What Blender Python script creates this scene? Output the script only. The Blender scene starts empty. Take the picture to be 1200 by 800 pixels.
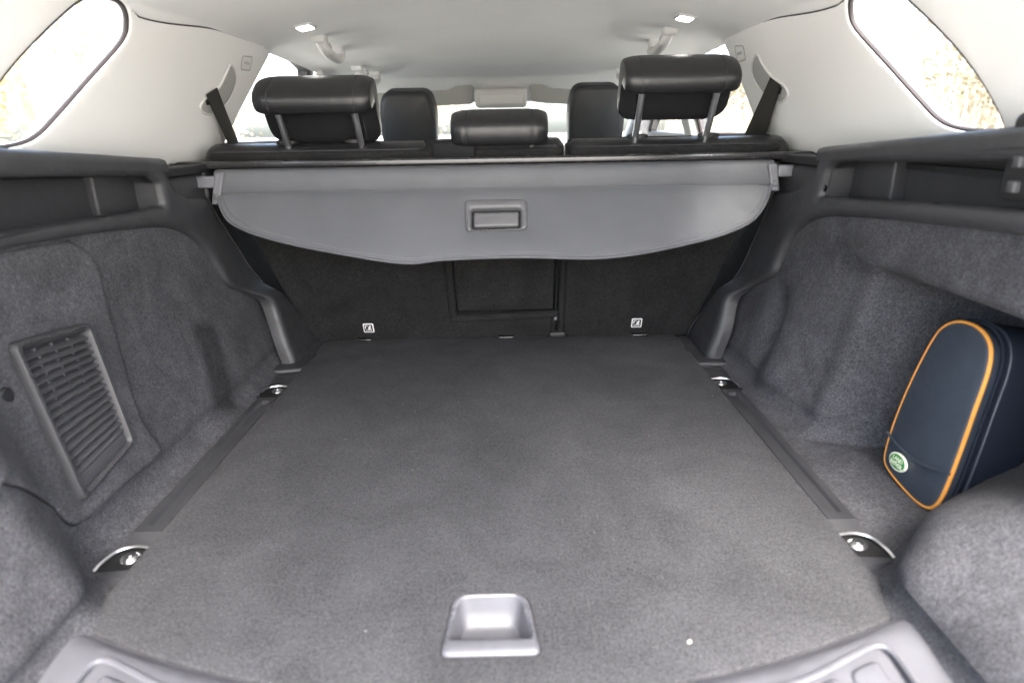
import bpy, bmesh, math, random
import numpy as np
from mathutils import Vector, Matrix
from mathutils.geometry import delaunay_2d_cdt
R = math.radians
S = bpy.context.scene
random.seed(4)

# ---------------------------------------------------------------- camera
CAM_H, FPX = .56, 740.0
PITCH, YAW, ROLL = math.atan(247 / 740), R(.1), R(1.0)
CAM = Vector((.029, 0, CAM_H))
FW = Vector((math.sin(YAW) * math.cos(PITCH), math.cos(YAW) * math.cos(PITCH), -math.sin(PITCH)))
_r0 = Vector((math.cos(YAW), -math.sin(YAW), 0)); _u0 = _r0.cross(FW)
RT = math.cos(ROLL) * _r0 - math.sin(ROLL) * _u0
UP = math.cos(ROLL) * _u0 + math.sin(ROLL) * _r0
cd = bpy.data.cameras.new('camera'); cam = bpy.data.objects.new('camera', cd); S.collection.objects.link(cam)
m = Matrix.Identity(4)
for i in range(3):
    m[i][0], m[i][1], m[i][2], m[i][3] = RT[i], UP[i], -FW[i], CAM[i]
cam.matrix_world = m
cd.sensor_width = 36; cd.lens = FPX / 1200 * 36; cd.clip_start = .02; cd.clip_end = 600
cd.dof.use_dof = True; cd.dof.focus_distance = 1.55; cd.dof.aperture_fstop = 3.2
S.camera = cam

# ---------------------------------------------------------------- light
SUN_EL, SUN_AZ = R(50), R(166)          # azimuth clockwise from +y (into the car)
w = bpy.data.worlds.new('World'); S.world = w; w.use_nodes = True
nt = w.node_tree; nt.nodes.clear()
sky = nt.nodes.new('ShaderNodeTexSky'); sky.sky_type = 'NISHITA'; sky.sun_disc = False
sky.sun_elevation = SUN_EL; sky.sun_rotation = SUN_AZ
sky.air_density = 1.0; sky.dust_density = 4.0; sky.ozone_density = 1.0
bg = nt.nodes.new('ShaderNodeBackground'); bg.inputs[1].default_value = .15
wo = nt.nodes.new('ShaderNodeOutputWorld')
hs = nt.nodes.new('ShaderNodeHueSaturation'); hs.inputs['Saturation'].default_value = .9   # thin bright cloud
nt.links.new(sky.outputs[0], hs.inputs['Color']); nt.links.new(hs.outputs[0], bg.inputs[0]); nt.links.new(bg.outputs[0], wo.inputs[0])
ld = bpy.data.lights.new('sun', 'SUN'); ld.energy = 2.4; ld.angle = R(40); ld.color = (1, .975, .945)
sun = bpy.data.objects.new('sun', ld); S.collection.objects.link(sun)
sd = Vector((math.sin(SUN_AZ) * math.cos(SUN_EL), math.cos(SUN_AZ) * math.cos(SUN_EL), math.sin(SUN_EL)))
sun.rotation_euler = sd.to_track_quat('Z', 'Y').to_euler(); sun.location = (0, 0, 10)
S.view_settings.view_transform = 'Standard'; S.view_settings.look = 'None'
S.view_settings.exposure = 3.5; S.view_settings.gamma = 1
S.cycles.max_bounces = 10; S.cycles.diffuse_bounces = 6; S.cycles.transparent_max_bounces = 16

# ---------------------------------------------------------------- materials
def sock(n, name, v):
    if name in n.inputs: n.inputs[name].default_value = v
def base_mat(name):
    mt = bpy.data.materials.new(name); mt.use_nodes = True
    t = mt.node_tree; p = t.nodes['Principled BSDF']
    tc = t.nodes.new('ShaderNodeTexCoord')
    return mt, t, p, tc.outputs['Object']
def noise(t, co, scale, detail=4, rough=.6, dist=0.0):
    n = t.nodes.new('ShaderNodeTexNoise'); n.inputs['Scale'].default_value = scale
    n.inputs['Detail'].default_value = detail; n.inputs['Roughness'].default_value = rough
    n.inputs['Distortion'].default_value = dist
    t.links.new(co, n.inputs['Vector']); return n.outputs['Fac']
def mth(t, op, a, b=None, clamp=False):
    n = t.nodes.new('ShaderNodeMath'); n.operation = op; n.use_clamp = clamp
    for i, v in enumerate((a, b)):
        if v is None: continue
        if isinstance(v, (int, float)): n.inputs[i].default_value = v
        else: t.links.new(v, n.inputs[i])
    return n.outputs[0]
def maprange(t, v, a, b, c, d):
    n = t.nodes.new('ShaderNodeMapRange')
    t.links.new(v, n.inputs[0])
    for i, x in enumerate((a, b, c, d)): n.inputs[i + 1].default_value = x
    return n.outputs[0]
def scalecol(t, col, fac):
    n = t.nodes.new('ShaderNodeVectorMath'); n.operation = 'SCALE'
    n.inputs[0].default_value = col[:3]; t.links.new(fac, n.inputs['Scale']); return n.outputs[0]
def bump(t, p, h, strength, dist):
    b = t.nodes.new('ShaderNodeBump'); b.inputs['Strength'].default_value = strength
    b.inputs['Distance'].default_value = dist
    t.links.new(h, b.inputs['Height']); t.links.new(b.outputs[0], p.inputs['Normal'])

def carpet(name, col, stain=None, amp=.28, lint=False):
    mt, t, p, co = base_mat(name)
    fine = noise(t, co, 330, 4, .8); mid = noise(t, co, 120, 4, .7)
    nap = noise(t, co, 5.5, 5, .62, 1.2); nap2 = noise(t, co, 17, 4, .6, .6)
    f = mth(t, 'MULTIPLY', maprange(t, fine, .34, .66, .44, 1.56), maprange(t, mid, .32, .68, .82, 1.18))
    f = mth(t, 'MULTIPLY', f, maprange(t, nap, .3, .7, 1 - amp, 1 + amp))
    f = mth(t, 'MULTIPLY', f, maprange(t, nap2, .3, .7, 1 - amp * .45, 1 + amp * .45))
    if stain:
        for (c, ay, az, hy, hz, k) in stain:      # a pressed-down mark in the nap, (y,z) frame
            sp = t.nodes.new('ShaderNodeSeparateXYZ'); t.links.new(co, sp.inputs[0])
            jig = mth(t, 'MULTIPLY', mth(t, 'SUBTRACT', noise(t, co, 26, 4), .5), .03)
            dy = mth(t, 'ADD', mth(t, 'SUBTRACT', sp.outputs[1], c[0]), jig); dz = mth(t, 'ADD', mth(t, 'SUBTRACT', sp.outputs[2], c[1]), jig)
            a = mth(t, 'ADD', mth(t, 'MULTIPLY', dy, ay), mth(t, 'MULTIPLY', dz, az))
            b = mth(t, 'SUBTRACT', mth(t, 'MULTIPLY', dy, az), mth(t, 'MULTIPLY', dz, ay))
            ma = maprange(t, mth(t, 'ABSOLUTE', a), hy, hy * .5, 0, 1); mb = maprange(t, mth(t, 'ABSOLUTE', b), hz, hz * .8, 0, 1)
            f = mth(t, 'MULTIPLY', f, maprange(t, mth(t, 'MULTIPLY', ma, mb), 0, 1, 1, k))
    if lint:                                       # stray pale fibres and grit
        v = t.nodes.new('ShaderNodeTexVoronoi'); v.inputs['Scale'].default_value = 34; t.links.new(co, v.inputs['Vector'])
        rnd_ = t.nodes.new('ShaderNodeSeparateColor'); t.links.new(v.outputs['Color'], rnd_.inputs[0])
        spot = mth(t, 'MULTIPLY', mth(t, 'LESS_THAN', v.outputs['Distance'], .045), mth(t, 'GREATER_THAN', rnd_.outputs[0], .86))
        f = mth(t, 'ADD', f, mth(t, 'MULTIPLY', spot, 3.0))
    t.links.new(scalecol(t, col, f), p.inputs['Base Color'])
    sock(p, 'Roughness', .95); sock(p, 'Sheen Weight', .02); sock(p, 'Sheen Roughness', .6); sock(p, 'Specular IOR Level', .05)
    bump(t, p, mth(t, 'ADD', fine, mth(t, 'MULTIPLY', mid, .6)), .55, .0016)
    return mt
def plastic(name, col, rough=.5, grain=1300, gs=.12, spec=.5, metal=0.0, wear=.12):
    mt, t, p, co = base_mat(name)
    g = noise(t, co, grain, 2, .5); big = noise(t, co, 14, 5, .65, .4)
    t.links.new(scalecol(t, col, maprange(t, big, .3, .7, 1 - wear, 1 + wear)), p.inputs['Base Color'])
    t.links.new(maprange(t, noise(t, co, 30, 4), .3, .7, rough * .88, min(1, rough * 1.12)), p.inputs['Roughness'])
    sock(p, 'Specular IOR Level', spec); sock(p, 'Metallic', metal)
    bump(t, p, g, gs, .0006)
    return mt
def leather(name, col, rough=.42):
    mt, t, p, co = base_mat(name)
    v = t.nodes.new('ShaderNodeTexVoronoi'); v.inputs['Scale'].default_value = 520; t.links.new(co, v.inputs['Vector'])
    n = noise(t, co, 45, 4, .6); big = noise(t, co, 9, 3)
    t.links.new(scalecol(t, col, maprange(t, big, .3, .7, .85, 1.15)), p.inputs['Base Color'])
    t.links.new(maprange(t, n, .3, .7, rough * .85, rough * 1.15), p.inputs['Roughness'])
    bump(t, p, mth(t, 'ADD', mth(t, 'MULTIPLY', v.outputs['Distance'], .5), mth(t, 'MULTIPLY', n, 1.5)), .35, .0012)
    return mt
def fabric(name, col, sc=700, amp=.05, bs=.3):
    mt, t, p, co = base_mat(name)
    n = noise(t, co, sc, 3, .6); big = noise(t, co, 4, 4, .6, .5)
    f = mth(t, 'MULTIPLY', maprange(t, n, .3, .7, 1 - amp, 1 + amp), maprange(t, big, .3, .7, 1 - amp * .7, 1 + amp * .7))
    t.links.new(scalecol(t, col, f), p.inputs['Base Color'])
    sock(p, 'Roughness', .9); sock(p, 'Specular IOR Level', .2); bump(t, p, n, bs, .0008)
    return mt
def glass(name, tint=(.9, .93, .92)):
    mt = bpy.data.materials.new(name); mt.use_nodes = True; t = mt.node_tree; t.nodes.clear()
    tr = t.nodes.new('ShaderNodeBsdfTransparent'); tr.inputs[0].default_value = (*tint, 1)
    gl = t.nodes.new('ShaderNodeBsdfGlossy'); gl.inputs['Roughness'].default_value = .02
    mx = t.nodes.new('ShaderNodeMixShader'); mx.inputs[0].default_value = .05
    o = t.nodes.new('ShaderNodeOutputMaterial')
    t.links.new(tr.outputs[0], mx.inputs[1]); t.links.new(gl.outputs[0], mx.inputs[2]); t.links.new(mx.outputs[0], o.inputs[0])
    return mt
def emit(name, col, k):
    mt, t, p, co = base_mat(name)
    sock(p, 'Base Color', (.8, .8, .8, 1)); sock(p, 'Emission Color', (*col, 1)); sock(p, 'Emission Strength', k); return mt

def scuffed(mt, col):
    t = mt.node_tree; p = t.nodes['Principled BSDF']; tc = t.nodes.new('ShaderNodeTexCoord'); mp = t.nodes.new('ShaderNodeMapping')
    mp.inputs['Rotation'].default_value = (0, .35, .2); mp.inputs['Scale'].default_value = (3, 30, 30); t.links.new(tc.outputs['Object'], mp.inputs['Vector'])
    n = noise(t, mp.outputs[0], 3.5, 5, .75, .8); k = maprange(t, n, .66, .74, 0, .35); b = noise(t, tc.outputs['Object'], 6, 4, .6, .6)
    f = mth(t, 'ADD', k, maprange(t, b, .3, .7, .92, 1.08)); t.links.new(scalecol(t, col, f), p.inputs['Base Color']); return mt
M = dict(
    floor=carpet('floor_carpet', (.0385, .0385, .0410), lint=True, amp=.17),
    linerL=carpet('liner_carpet', (.053, .053, .0580), stain=[((1.256, .095), .96, -.28, .052, .105, .45)]),
    linerR=carpet('liner_carpet_plain', (.053, .053, .0580)),
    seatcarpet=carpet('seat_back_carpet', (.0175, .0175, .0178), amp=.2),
    trim=plastic('dark_trim_plastic', (.031, .031, .034), .52),
    trimblack=plastic('black_trim_plastic', (.012, .012, .013), .55),
    rail=plastic('rail_plastic', (.034, .034, .037), .36),
    sill=plastic('sill_plastic', (.075, .075, .084), .5, gs=.2),
    grille=plastic('grille_plastic', (.042, .042, .046), .5),
    gloss=plastic('satin_black_metal', (.02, .019, .02), .25, gs=.02, spec=.7),
    cover=scuffed(plastic('cover_vinyl', (.074, .076, .083), .55, 700, .35, .35, wear=.05), (.074, .076, .083)),
    coverplastic=plastic('cover_grey_plastic', (.085, .084, .088), .42),
    clip=plastic('light_grey_plastic', (.12, .12, .132), .42),
    near_black=plastic('dark_recess', (.006, .006, .006), .5),  # near-black colour for gaps, slots, recess floors and seams
    chrome=plastic('chrome', (.75, .75, .77), .16, gs=.0, metal=1.0, wear=.03),
    steel=plastic('brushed_steel', (.42, .42, .43), .30, gs=.0, metal=1.0, wear=.1),
    matte=plastic('matte_black_vinyl', (.014, .014, .015), .7, 900, .3, .08),
    satin=plastic('satin_chrome', (.85, .85, .87), .30, gs=.0, metal=1.0, wear=.03),
    leather=leather('black_leather', (.011, .011, .012), .36),
    leatherf=leather('front_black_leather', (.022, .023, .025), .5),
    stitch=fabric('grey_stitch', (.045, .045, .05)),
    head=fabric('headliner_fabric', (.83, .83, .815), 600, .035, .25),
    pillar=fabric('pillar_textile', (.72, .715, .70), 800, .02, .12),
    pillarpl=plastic('pale_trim_plastic', (.60, .595, .58), .5, gs=.06, wear=.04),
    visor=fabric('visor_vinyl', (.36, .36, .345), 600, .03),
    belt=fabric('belt_webbing', (.035, .033, .03), 500, .12),
    rubber=plastic('rubber_seal', (.035, .028, .03), .7),
    glass=glass('window_glass'),
    lamp=emit('lamp_diffuser', (1, .97, .9), 2.2),
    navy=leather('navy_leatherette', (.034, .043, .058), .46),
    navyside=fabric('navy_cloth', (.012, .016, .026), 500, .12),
    orange=leather('orange_piping', (.70, .30, .055), .4),
    green=plastic('badge_green', (.04, .20, .05), .35, gs=0),
    cream=plastic('badge_cream', (.72, .72, .58), .4, gs=0),
    white=plastic('label_white', (.72, .72, .72), .6, gs=0),
    ink=plastic('label_black', (.015, .015, .016), .6, gs=0),
    redprint=plastic('label_amber', (.75, .38, .10), .6, gs=0),
    crumb=plastic('crumb', (.42, .38, .32), .8, gs=0),
)

# ---------------------------------------------------------------- scene helpers
COL = S.collection
def thing(name, label, cat, loc=(0, 0, 0), group=None, kind=None):
    o = bpy.data.objects.new(name, None); COL.objects.link(o); o.location = loc; o.empty_display_size = .05
    o['label'] = label; o['category'] = cat
    if group: o['group'] = group
    return o
def wloc(o):
    v = Vector(o.location)
    while o.parent: o = o.parent; v += o.location
    return v
def add(name, vf, mat, parent=None, smooth=40, label=None, kind=None):
    vs, fs = vf
    me = bpy.data.meshes.new(name); me.from_pydata([tuple(v) for v in vs], [], [tuple(f) for f in fs])
    bm = bmesh.new(); bm.from_mesh(me); bmesh.ops.remove_doubles(bm, verts=bm.verts, dist=1e-6)
    bmesh.ops.recalc_face_normals(bm, faces=bm.faces); bm.to_mesh(me); bm.free()
    me.materials.append(M[mat] if isinstance(mat, str) else mat)
    if smooth:
        me.polygons.foreach_set('use_smooth', [True] * len(me.polygons))
        me.set_sharp_from_angle(angle=R(smooth))
    me.update()
    o = bpy.data.objects.new(name, me); COL.objects.link(o)
    if parent is not None: o.parent = parent; o.location = -wloc(parent)   # mesh is in world coordinates
    if label: o['label'] = label
    if kind: o['kind'] = kind
    return o
def tag(o, label, cat, group=None, kind=None):
    o['label'] = label; o['category'] = cat
    if group: o['group'] = group
    if kind: o['kind'] = kind
    return o
def struct(o, label=None):
    o['kind'] = 'structure'
    if label: o['label'] = label
    return o

def ray(u, v): return FW + RT * ((u - 600) / FPX) + UP * ((400 - v) / FPX)
def onz(u, v, z=0.): d = ray(u, v); return CAM + d * ((z - CAM.z) / d.z)
def ony(u, v, y): d = ray(u, v); return CAM + d * ((y - CAM.y) / d.y)
def onx(u, v, x): d = ray(u, v); return CAM + d * ((x - CAM.x) / d.x)
def onpl(u, v, p0, n): d = ray(u, v); return CAM + d * ((Vector(p0) - CAM).dot(n) / d.dot(n))
def hit(u, v, f, t0=.25, t1=7.):
    d = ray(u, v); t = t0; st = .01
    while t < t1:
        if f(CAM + d * t) > 0:
            a, b = t - st, t
            for _ in range(24):
                c = (a + b) / 2
                if f(CAM + d * c) > 0: b = c
                else: a = c
            return CAM + d * b
        t += st
    return CAM + d * t1
def sst(a, b, x):
    t = min(1., max(0., (x - a) / (b - a))); return t * t * (3 - 2 * t)
def cr(pts, n=6, closed=False):
    P = [Vector(p) for p in pts]; out = []; N = len(P)
    for i in range(N if closed else N - 1):
        g = (lambda k: P[k % N]) if closed else (lambda k: P[min(max(k, 0), N - 1)])
        a, b, c, d = g(i - 1), g(i), g(i + 1), g(i + 2)
        for j in range(n):
            t = j / n
            out.append(.5 * ((2 * b) + (c - a) * t + (2 * a - 5 * b + 4 * c - d) * t * t + (3 * b - a - 3 * c + d) * t ** 3))
    if not closed: out.append(P[-1])
    return out
def join(*vfs):
    V, F = [], []
    for vs, fs in vfs:
        k = len(V); V += list(vs); F += [tuple(i + k for i in f) for f in fs]
    return V, F
def tube(path, r, seg=8, closed=False, flat=1.0, nrm=None):
    P = [Vector(p) for p in path]; N = len(P); V, F = [], []
    prev = None
    for i, p in enumerate(P):
        t = (P[(i + 1) % N] - P[i - 1]) if closed else (P[min(i + 1, N - 1)] - P[max(i - 1, 0)])
        t.normalize()
        if nrm is not None: a = Vector(nrm); a = (a - t * a.dot(t)).normalized()
        elif prev is None:
            a = t.orthogonal().normalized()
        else: a = (prev - t * prev.dot(t)).normalized()
        prev = a; b = t.cross(a)
        rr = r[i] if isinstance(r, (list, tuple)) else r
        for k in range(seg):
            q = 2 * math.pi * k / seg
            V.append(p + (a * math.cos(q) * flat + b * math.sin(q)) * rr)
    for i in range(N if closed else N - 1):
        j = (i + 1) % N
        for k in range(seg):
            F.append((i * seg + k, i * seg + (k + 1) % seg, j * seg + (k + 1) % seg, j * seg + k))
    if not closed:
        F.append(tuple(range(seg))[::-1]); F.append(tuple((N - 1) * seg + k for k in range(seg)))
    return V, F
def loft(rings, caps=True):
    V, F = [], []; n = len(rings[0])
    for r in rings: V += [Vector(p) for p in r]
    for i in range(len(rings) - 1):
        for k in range(n):
            F.append((i * n + k, i * n + (k + 1) % n, (i + 1) * n + (k + 1) % n, (i + 1) * n + k))
    if caps: F.append(tuple(range(n))[::-1]); F.append(tuple((len(rings) - 1) * n + k for k in range(n)))
    return V, F
def grid(f, us, vs):
    V = [f(u, v) for u in us for v in vs]; n = len(vs)
    return V, [(i * n + j, i * n + j + 1, (i + 1) * n + j + 1, (i + 1) * n + j) for i in range(len(us) - 1) for j in range(n - 1)]
def lin(a, b, n): return [a + (b - a) * i / (n - 1) for i in range(n)]
def rbox(x0, x1, y0, y1, z0, z1, r=.004, seg=3, rot=None, at=None):
    bm = bmesh.new(); bmesh.ops.create_cube(bm, size=1)
    for v in bm.verts: v.co = Vector(((x0 + x1) / 2 + v.co.x * (x1 - x0), (y0 + y1) / 2 + v.co.y * (y1 - y0), (z0 + z1) / 2 + v.co.z * (z1 - z0)))
    if r > 0: bmesh.ops.bevel(bm, geom=list(bm.edges), offset=r, segments=seg, profile=.5, affect='EDGES', clamp_overlap=True)
    bm.verts.ensure_lookup_table()
    V = [v.co.copy() for v in bm.verts]; F = [tuple(v.index for v in f.verts) for f in bm.faces]; bm.free()
    if rot is not None: V = [rot @ v for v in V]
    if at is not None: V = [v + Vector(at) for v in V]
    return V, F
def frame(o, A, B, N): # matrix with columns A,B,N at o
    mm = Matrix.Identity(4)
    for i in range(3): mm[i][0], mm[i][1], mm[i][2], mm[i][3] = A[i], B[i], N[i], o[i]
    return mm
def xf(vf, mm): return [mm @ v for v in vf[0]], vf[1]
def area2(P): return sum(P[i - 1][0] * P[i][1] - P[i][0] * P[i - 1][1] for i in range(len(P))) / 2
def resample(P, step):
    out = []
    for i in range(len(P)):
        a, b = np.array(P[i]), np.array(P[(i + 1) % len(P)]); L = np.linalg.norm(b - a); n = max(1, int(math.ceil(L / step)))
        for k in range(n): out.append(a + (b - a) * k / n)
    return out
def rnd(P, r, n=5):      # round the corners of a polygon; r may be a list
    out = []; N = len(P)
    for i in range(N):
        p = np.array(P[i], float); a = np.array(P[i - 1], float); b = np.array(P[(i + 1) % N], float)
        rr = r[i] if isinstance(r, (list, tuple)) else r
        la, lb = np.linalg.norm(a - p), np.linalg.norm(b - p); d = min(rr, la * .48, lb * .48)
        if d <= 1e-6: out.append(p); continue
        s, e = p + (a - p) / la * d, p + (b - p) / lb * d
        for k in range(n + 1):
            t = k / n; out.append((1 - t) ** 2 * s + 2 * t * (1 - t) * p + t * t * e)
    return out
def inside(pt, P):
    x, y = pt; c = False; j = len(P) - 1
    for i in range(len(P)):
        if (P[i][1] > y) != (P[j][1] > y) and x < (P[j][0] - P[i][0]) * (y - P[i][1]) / (P[j][1] - P[i][1]) + P[i][0]: c = not c
        j = i
    return c
def segdist(Q, P):
    Q = np.asarray(Q, float); A = np.asarray(P, float); B = np.roll(A, -1, axis=0); D = B - A
    L2 = np.maximum((D * D).sum(1), 1e-14)
    t = np.clip(((Q[:, None, :] - A[None]) * D[None]).sum(2) / L2[None], 0, 1)
    return np.sqrt((((A[None] + t[..., None] * D[None]) - Q[:, None, :]) ** 2).sum(2)).min(1)
def patch(outline, surf, thick=.008, r=.01, step=.03, holes=(), skirt=.012, flat=False):
    """sheet over surf(a,b,off) inside outline, proud by thick, edges rounded over r"""
    loops = []
    for k, P in enumerate([outline] + list(holes)):
        P = [tuple(map(float, p)) for p in P]
        if (area2(P) > 0) != (k == 0): P = P[::-1]
        loops.append([tuple(p) for p in resample(P, step)])
    pts, edges = [], []
    for P in loops:
        k = len(pts); pts += P; edges += [(k + i, k + (i + 1) % len(P)) for i in range(len(P))]
    cand = []
    for P in loops:
        n = len(P)
        for d in ((.15 * r, .45 * r, r) if r > 0 else ()):
            for i in range(n):
                t = np.array(P[(i + 1) % n]) - np.array(P[i - 1]); L = np.linalg.norm(t)
                if L < 1e-9: continue
                q = np.array(P[i]) + np.array((-t[1], t[0])) / L * d
                cand.append((q, d * .8))
    O = loops[0]; xs = [p[0] for p in O]; ys = [p[1] for p in O]
    k = 0; y = min(ys)
    while y < max(ys):
        x = min(xs) + (step / 2 if k % 2 else 0)
        while x < max(xs): cand.append((np.array((x, y)), max(r * 1.25, step * .45))); x += step
        y += step * .87; k += 1
    if cand:
        Q = np.array([c[0] for c in cand]); D = np.min([segdist(Q, P) for P in loops], axis=0)
        for (q, need), d in zip(cand, D):
            if d >= need * .98 and inside(q, O) and not any(inside(q, H) for H in loops[1:]): pts.append(tuple(q))
    vo, eo, fo, *_ = delaunay_2d_cdt([Vector(p) for p in pts], edges, [], 0, 1e-6)
    vo = [(v.x, v.y) for v in vo]
    D = np.min([segdist(np.array(vo), P) for P in loops], axis=0)
    V = []
    for p, d in zip(vo, D):
        t = min(1, d / r) if r > 0 else 1
        V.append(surf(p[0], p[1], thick * math.sqrt(max(0, 1 - (1 - t) ** 2))))
    F = []
    for f in fo:
        c = np.mean([vo[i] for i in f], axis=0)
        if inside(c, O) and not any(inside(c, H) for H in loops[1:]): F.append(tuple(f))
    if skirt > 0:
        for P in loops:
            k = len(V); n = len(P)
            e0 = thick if r <= 0 else 0
            V += [surf(p[0], p[1], e0) for p in P] + [surf(p[0], p[1], -skirt) for p in P]
            F += [(k + i, k + (i + 1) % n, k + n + (i + 1) % n, k + n + i) for i in range(n)]
    return V, F
def slab(P, fr, depth, r, seg=4, cap=True, bulge=0.0):
    """rounded plate: 2D outline P in frame fr, front face at +0, back at -depth"""
    P = [np.array(p, float) for p in P]
    if area2(P) < 0: P = P[::-1]
    n = len(P); C = sum(P) / n
    Nn = []
    for i in range(n):
        t = P[(i + 1) % n] - P[i - 1]; L = np.linalg.norm(t) or 1; Nn.append(np.array((t[1], -t[0])) / L)
    rings = []
    def ring(ins, z): return [fr @ Vector((*(P[i] - Nn[i] * ins), z)) for i in range(n)]
    for k in range(seg + 1):
        a = math.pi / 2 * k / seg; rings.append(ring(r * (1 - math.sin(a)), -r * (1 - math.cos(a))))
    rings2 = [ring(r * (1 - math.cos(a)), -depth + r * (1 - math.sin(a))) for a in [math.pi / 2 * k / seg for k in range(seg + 1)]]
    V, F = loft(rings + rings2, caps=False)
    # front cap: concentric rings to the centre
    def cap_(base, z, b):
        m_ = 5; st = len(V); prev = list(base)
        for j in range(1, m_):
            s = 1 - j / m_; cur = []
            for i in range(n):
                q = C + (P[i] - Nn[i] * r - C) * s
                V.append(fr @ Vector((q[0], q[1], z + b * (1 - s * s)))); cur.append(len(V) - 1)
            for i in range(n): F.append((prev[i], prev[(i + 1) % n], cur[(i + 1) % n], cur[i]))
            prev = cur
        V.append(fr @ Vector((C[0], C[1], z + b))); c = len(V) - 1
        for i in range(n): F.append((prev[i], prev[(i + 1) % n], c))
    cap_(range(0, n), 0, bulge); cap_(range(len(rings + rings2) * n - n, len(rings + rings2) * n), -depth, 0)
    return V, F
def text(body, size, fr, name, mat, parent, ext=.0002, align='CENTER'):
    c = bpy.data.curves.new('t', 'FONT'); c.body = body; c.size = size; c.align_x = align; c.align_y = 'CENTER'; c.extrude = ext; c.resolution_u = 3
    o = bpy.data.objects.new('t', c); COL.objects.link(o)
    me = bpy.data.meshes.new_from_object(o.evaluated_get(bpy.context.evaluated_depsgraph_get()))
    V = [fr @ v.co for v in me.vertices]; F = [tuple(p.vertices) for p in me.polygons]
    bpy.data.objects.remove(o); bpy.data.curves.remove(c); bpy.data.meshes.remove(me)
    return add(name, (V, F), mat, parent, smooth=0)

# ---------------------------------------------------------------- the shapes of the car interior
FZ = -.010                                   # liner floor beside the panel
def yfront(x): return .505 + .115 * (abs(x) / .5) ** 2
def xw(s, y, z):                             # inner face of the side lining: |x| at (y, z)
    t = min(1, max(0, z / .42)); x = .578 + .085 * (1 - (1 - t) ** 1.6)
    b = (1 - sst(.62, .77, y)); x -= b * .10 * (1 - .55 * t)
    if s < 0:
        x -= .012 * math.exp(-((y - 1.30) / .16) ** 2 - ((z - .13) / .12) ** 2)
    else:
        lo = sst(.04, .16, z); x += b * .075 * lo
        x += .17 * sst(.74 - .16 * lo, .88 - .14 * lo, y) * (1 - sst(1.02, 1.10, y)) * (1 - sst(.27, .335, z))
        x += .020 * (1 - sst(1.12, 1.22, y)) * sst(.7, .8, y) * (1 - sst(.30, .34, z))
        x += .022 * math.exp(-((y - 1.36) / .035) ** 2) * sst(.03, .08, z) * (1 - sst(.17, .23, z))
        x -= .014 * math.exp(-((y - 1.27) / .05) ** 2) * (1 - sst(.2, .3, z))
    return x
def onwall(u, v, s): p = hit(u, v, lambda q: s * q.x - xw(s, q.y, q.z)); return (p.y, p.z)
def wall_surf(s, extra=None):
    def f(y, z, off): return Vector((s * (xw(s, y, z) - off - (extra(y, z) if extra else 0)), y, z))
    return f
def xs(y, z):                                # pillars and side glass
    return .72 - .32 * (z - .53) - .3 * max(0, z - .6) ** 2 - .03 * (1 - sst(.6, .95, y))
def onpil(u, v, s): p = hit(u, v, lambda q: s * q.x - xs(q.y, q.z)); return (p.y, p.z)
def pil_surf(s): return lambda y, z, off: Vector((s * (xs(y, z) - off), y, z))
def zr(x, y):                                # headliner
    a = abs(x)
    z = .866 - .079 * (min(a, .64) / .62) ** 2.2 - .095 * sst(1.75, 2.75, y) * (1 - .75 * min(1, a / .6) ** 2)
    return z - max(0, a - .632) * 2
def onroof(u, v): return hit(u, v, lambda q: q.z - zr(q.x, q.y))
def zbelt(y): return min(.56, .543 - .074 * (y - .98))

# body shell behind the trims: keeps daylight to the windows and the tailgate
shell = join(rbox(-.87, -.855, .40, 3.9, -.40, .50, 0), rbox(.855, .87, .40, 3.9, -.40, .50, 0), rbox(-.87, .87, .40, 3.9, -.42, -.405, 0),
             rbox(-.87, .87, 3.9, 3.92, -.42, .36, 0), rbox(-.87, .87, .40, .42, -.40, -.03, 0),
             rbox(-.765, -.752, .42, 1.80, .30, .53, 0), rbox(.752, .765, .42, 1.80, .30, .53, 0), rbox(-.86, -.72, .42, 1.80, .485, .495, 0), rbox(.72, .86, .42, 1.80, .485, .495, 0))
struct(add('car_body', shell, 'trimblack', smooth=0), 'dark car body shell around the load space')

# ---------------- headliner
hl = struct(add('roof_lining', grid(lambda k, y: (lambda x: Vector((x, y, zr(x, y))))(k * (.634 + .014 * sst(1.25, 1.27, y) * (1 - sst(1.84, 1.90, y)))), lin(-1, 1, 71), lin(.50, 2.96, 116)), 'head', smooth=60), 'pale grey fabric roof lining')
add('windscreen_header', grid(lambda x, k: Vector((x, 2.80 + .2 * k - .04 * (x / .6) ** 2, zr(x, 2.78) - .001 - (zr(x, 2.78) - .682) * k ** 1.5)), lin(-.62, .62, 41), lin(0, 1, 12)), 'head', hl, smooth=60)
tg = thing('tailgate', 'raised tailgate with pale inner lining added out of view to shade the load opening', 'tailgate', (0, .48, .87))  # added out of view; cuts the rear daylight reaching the boot
add('inner_panel', patch(rnd([(-.60, .47), (.60, .47), (.56, -.42), (-.56, -.42)], .08), lambda a, b, o: Vector((a, b, .90 + .22 * (.47 - b) - .05 * (a / .6) ** 2 - o)), .02, .03, .06, skirt=.03), 'pillarpl', tg)

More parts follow.
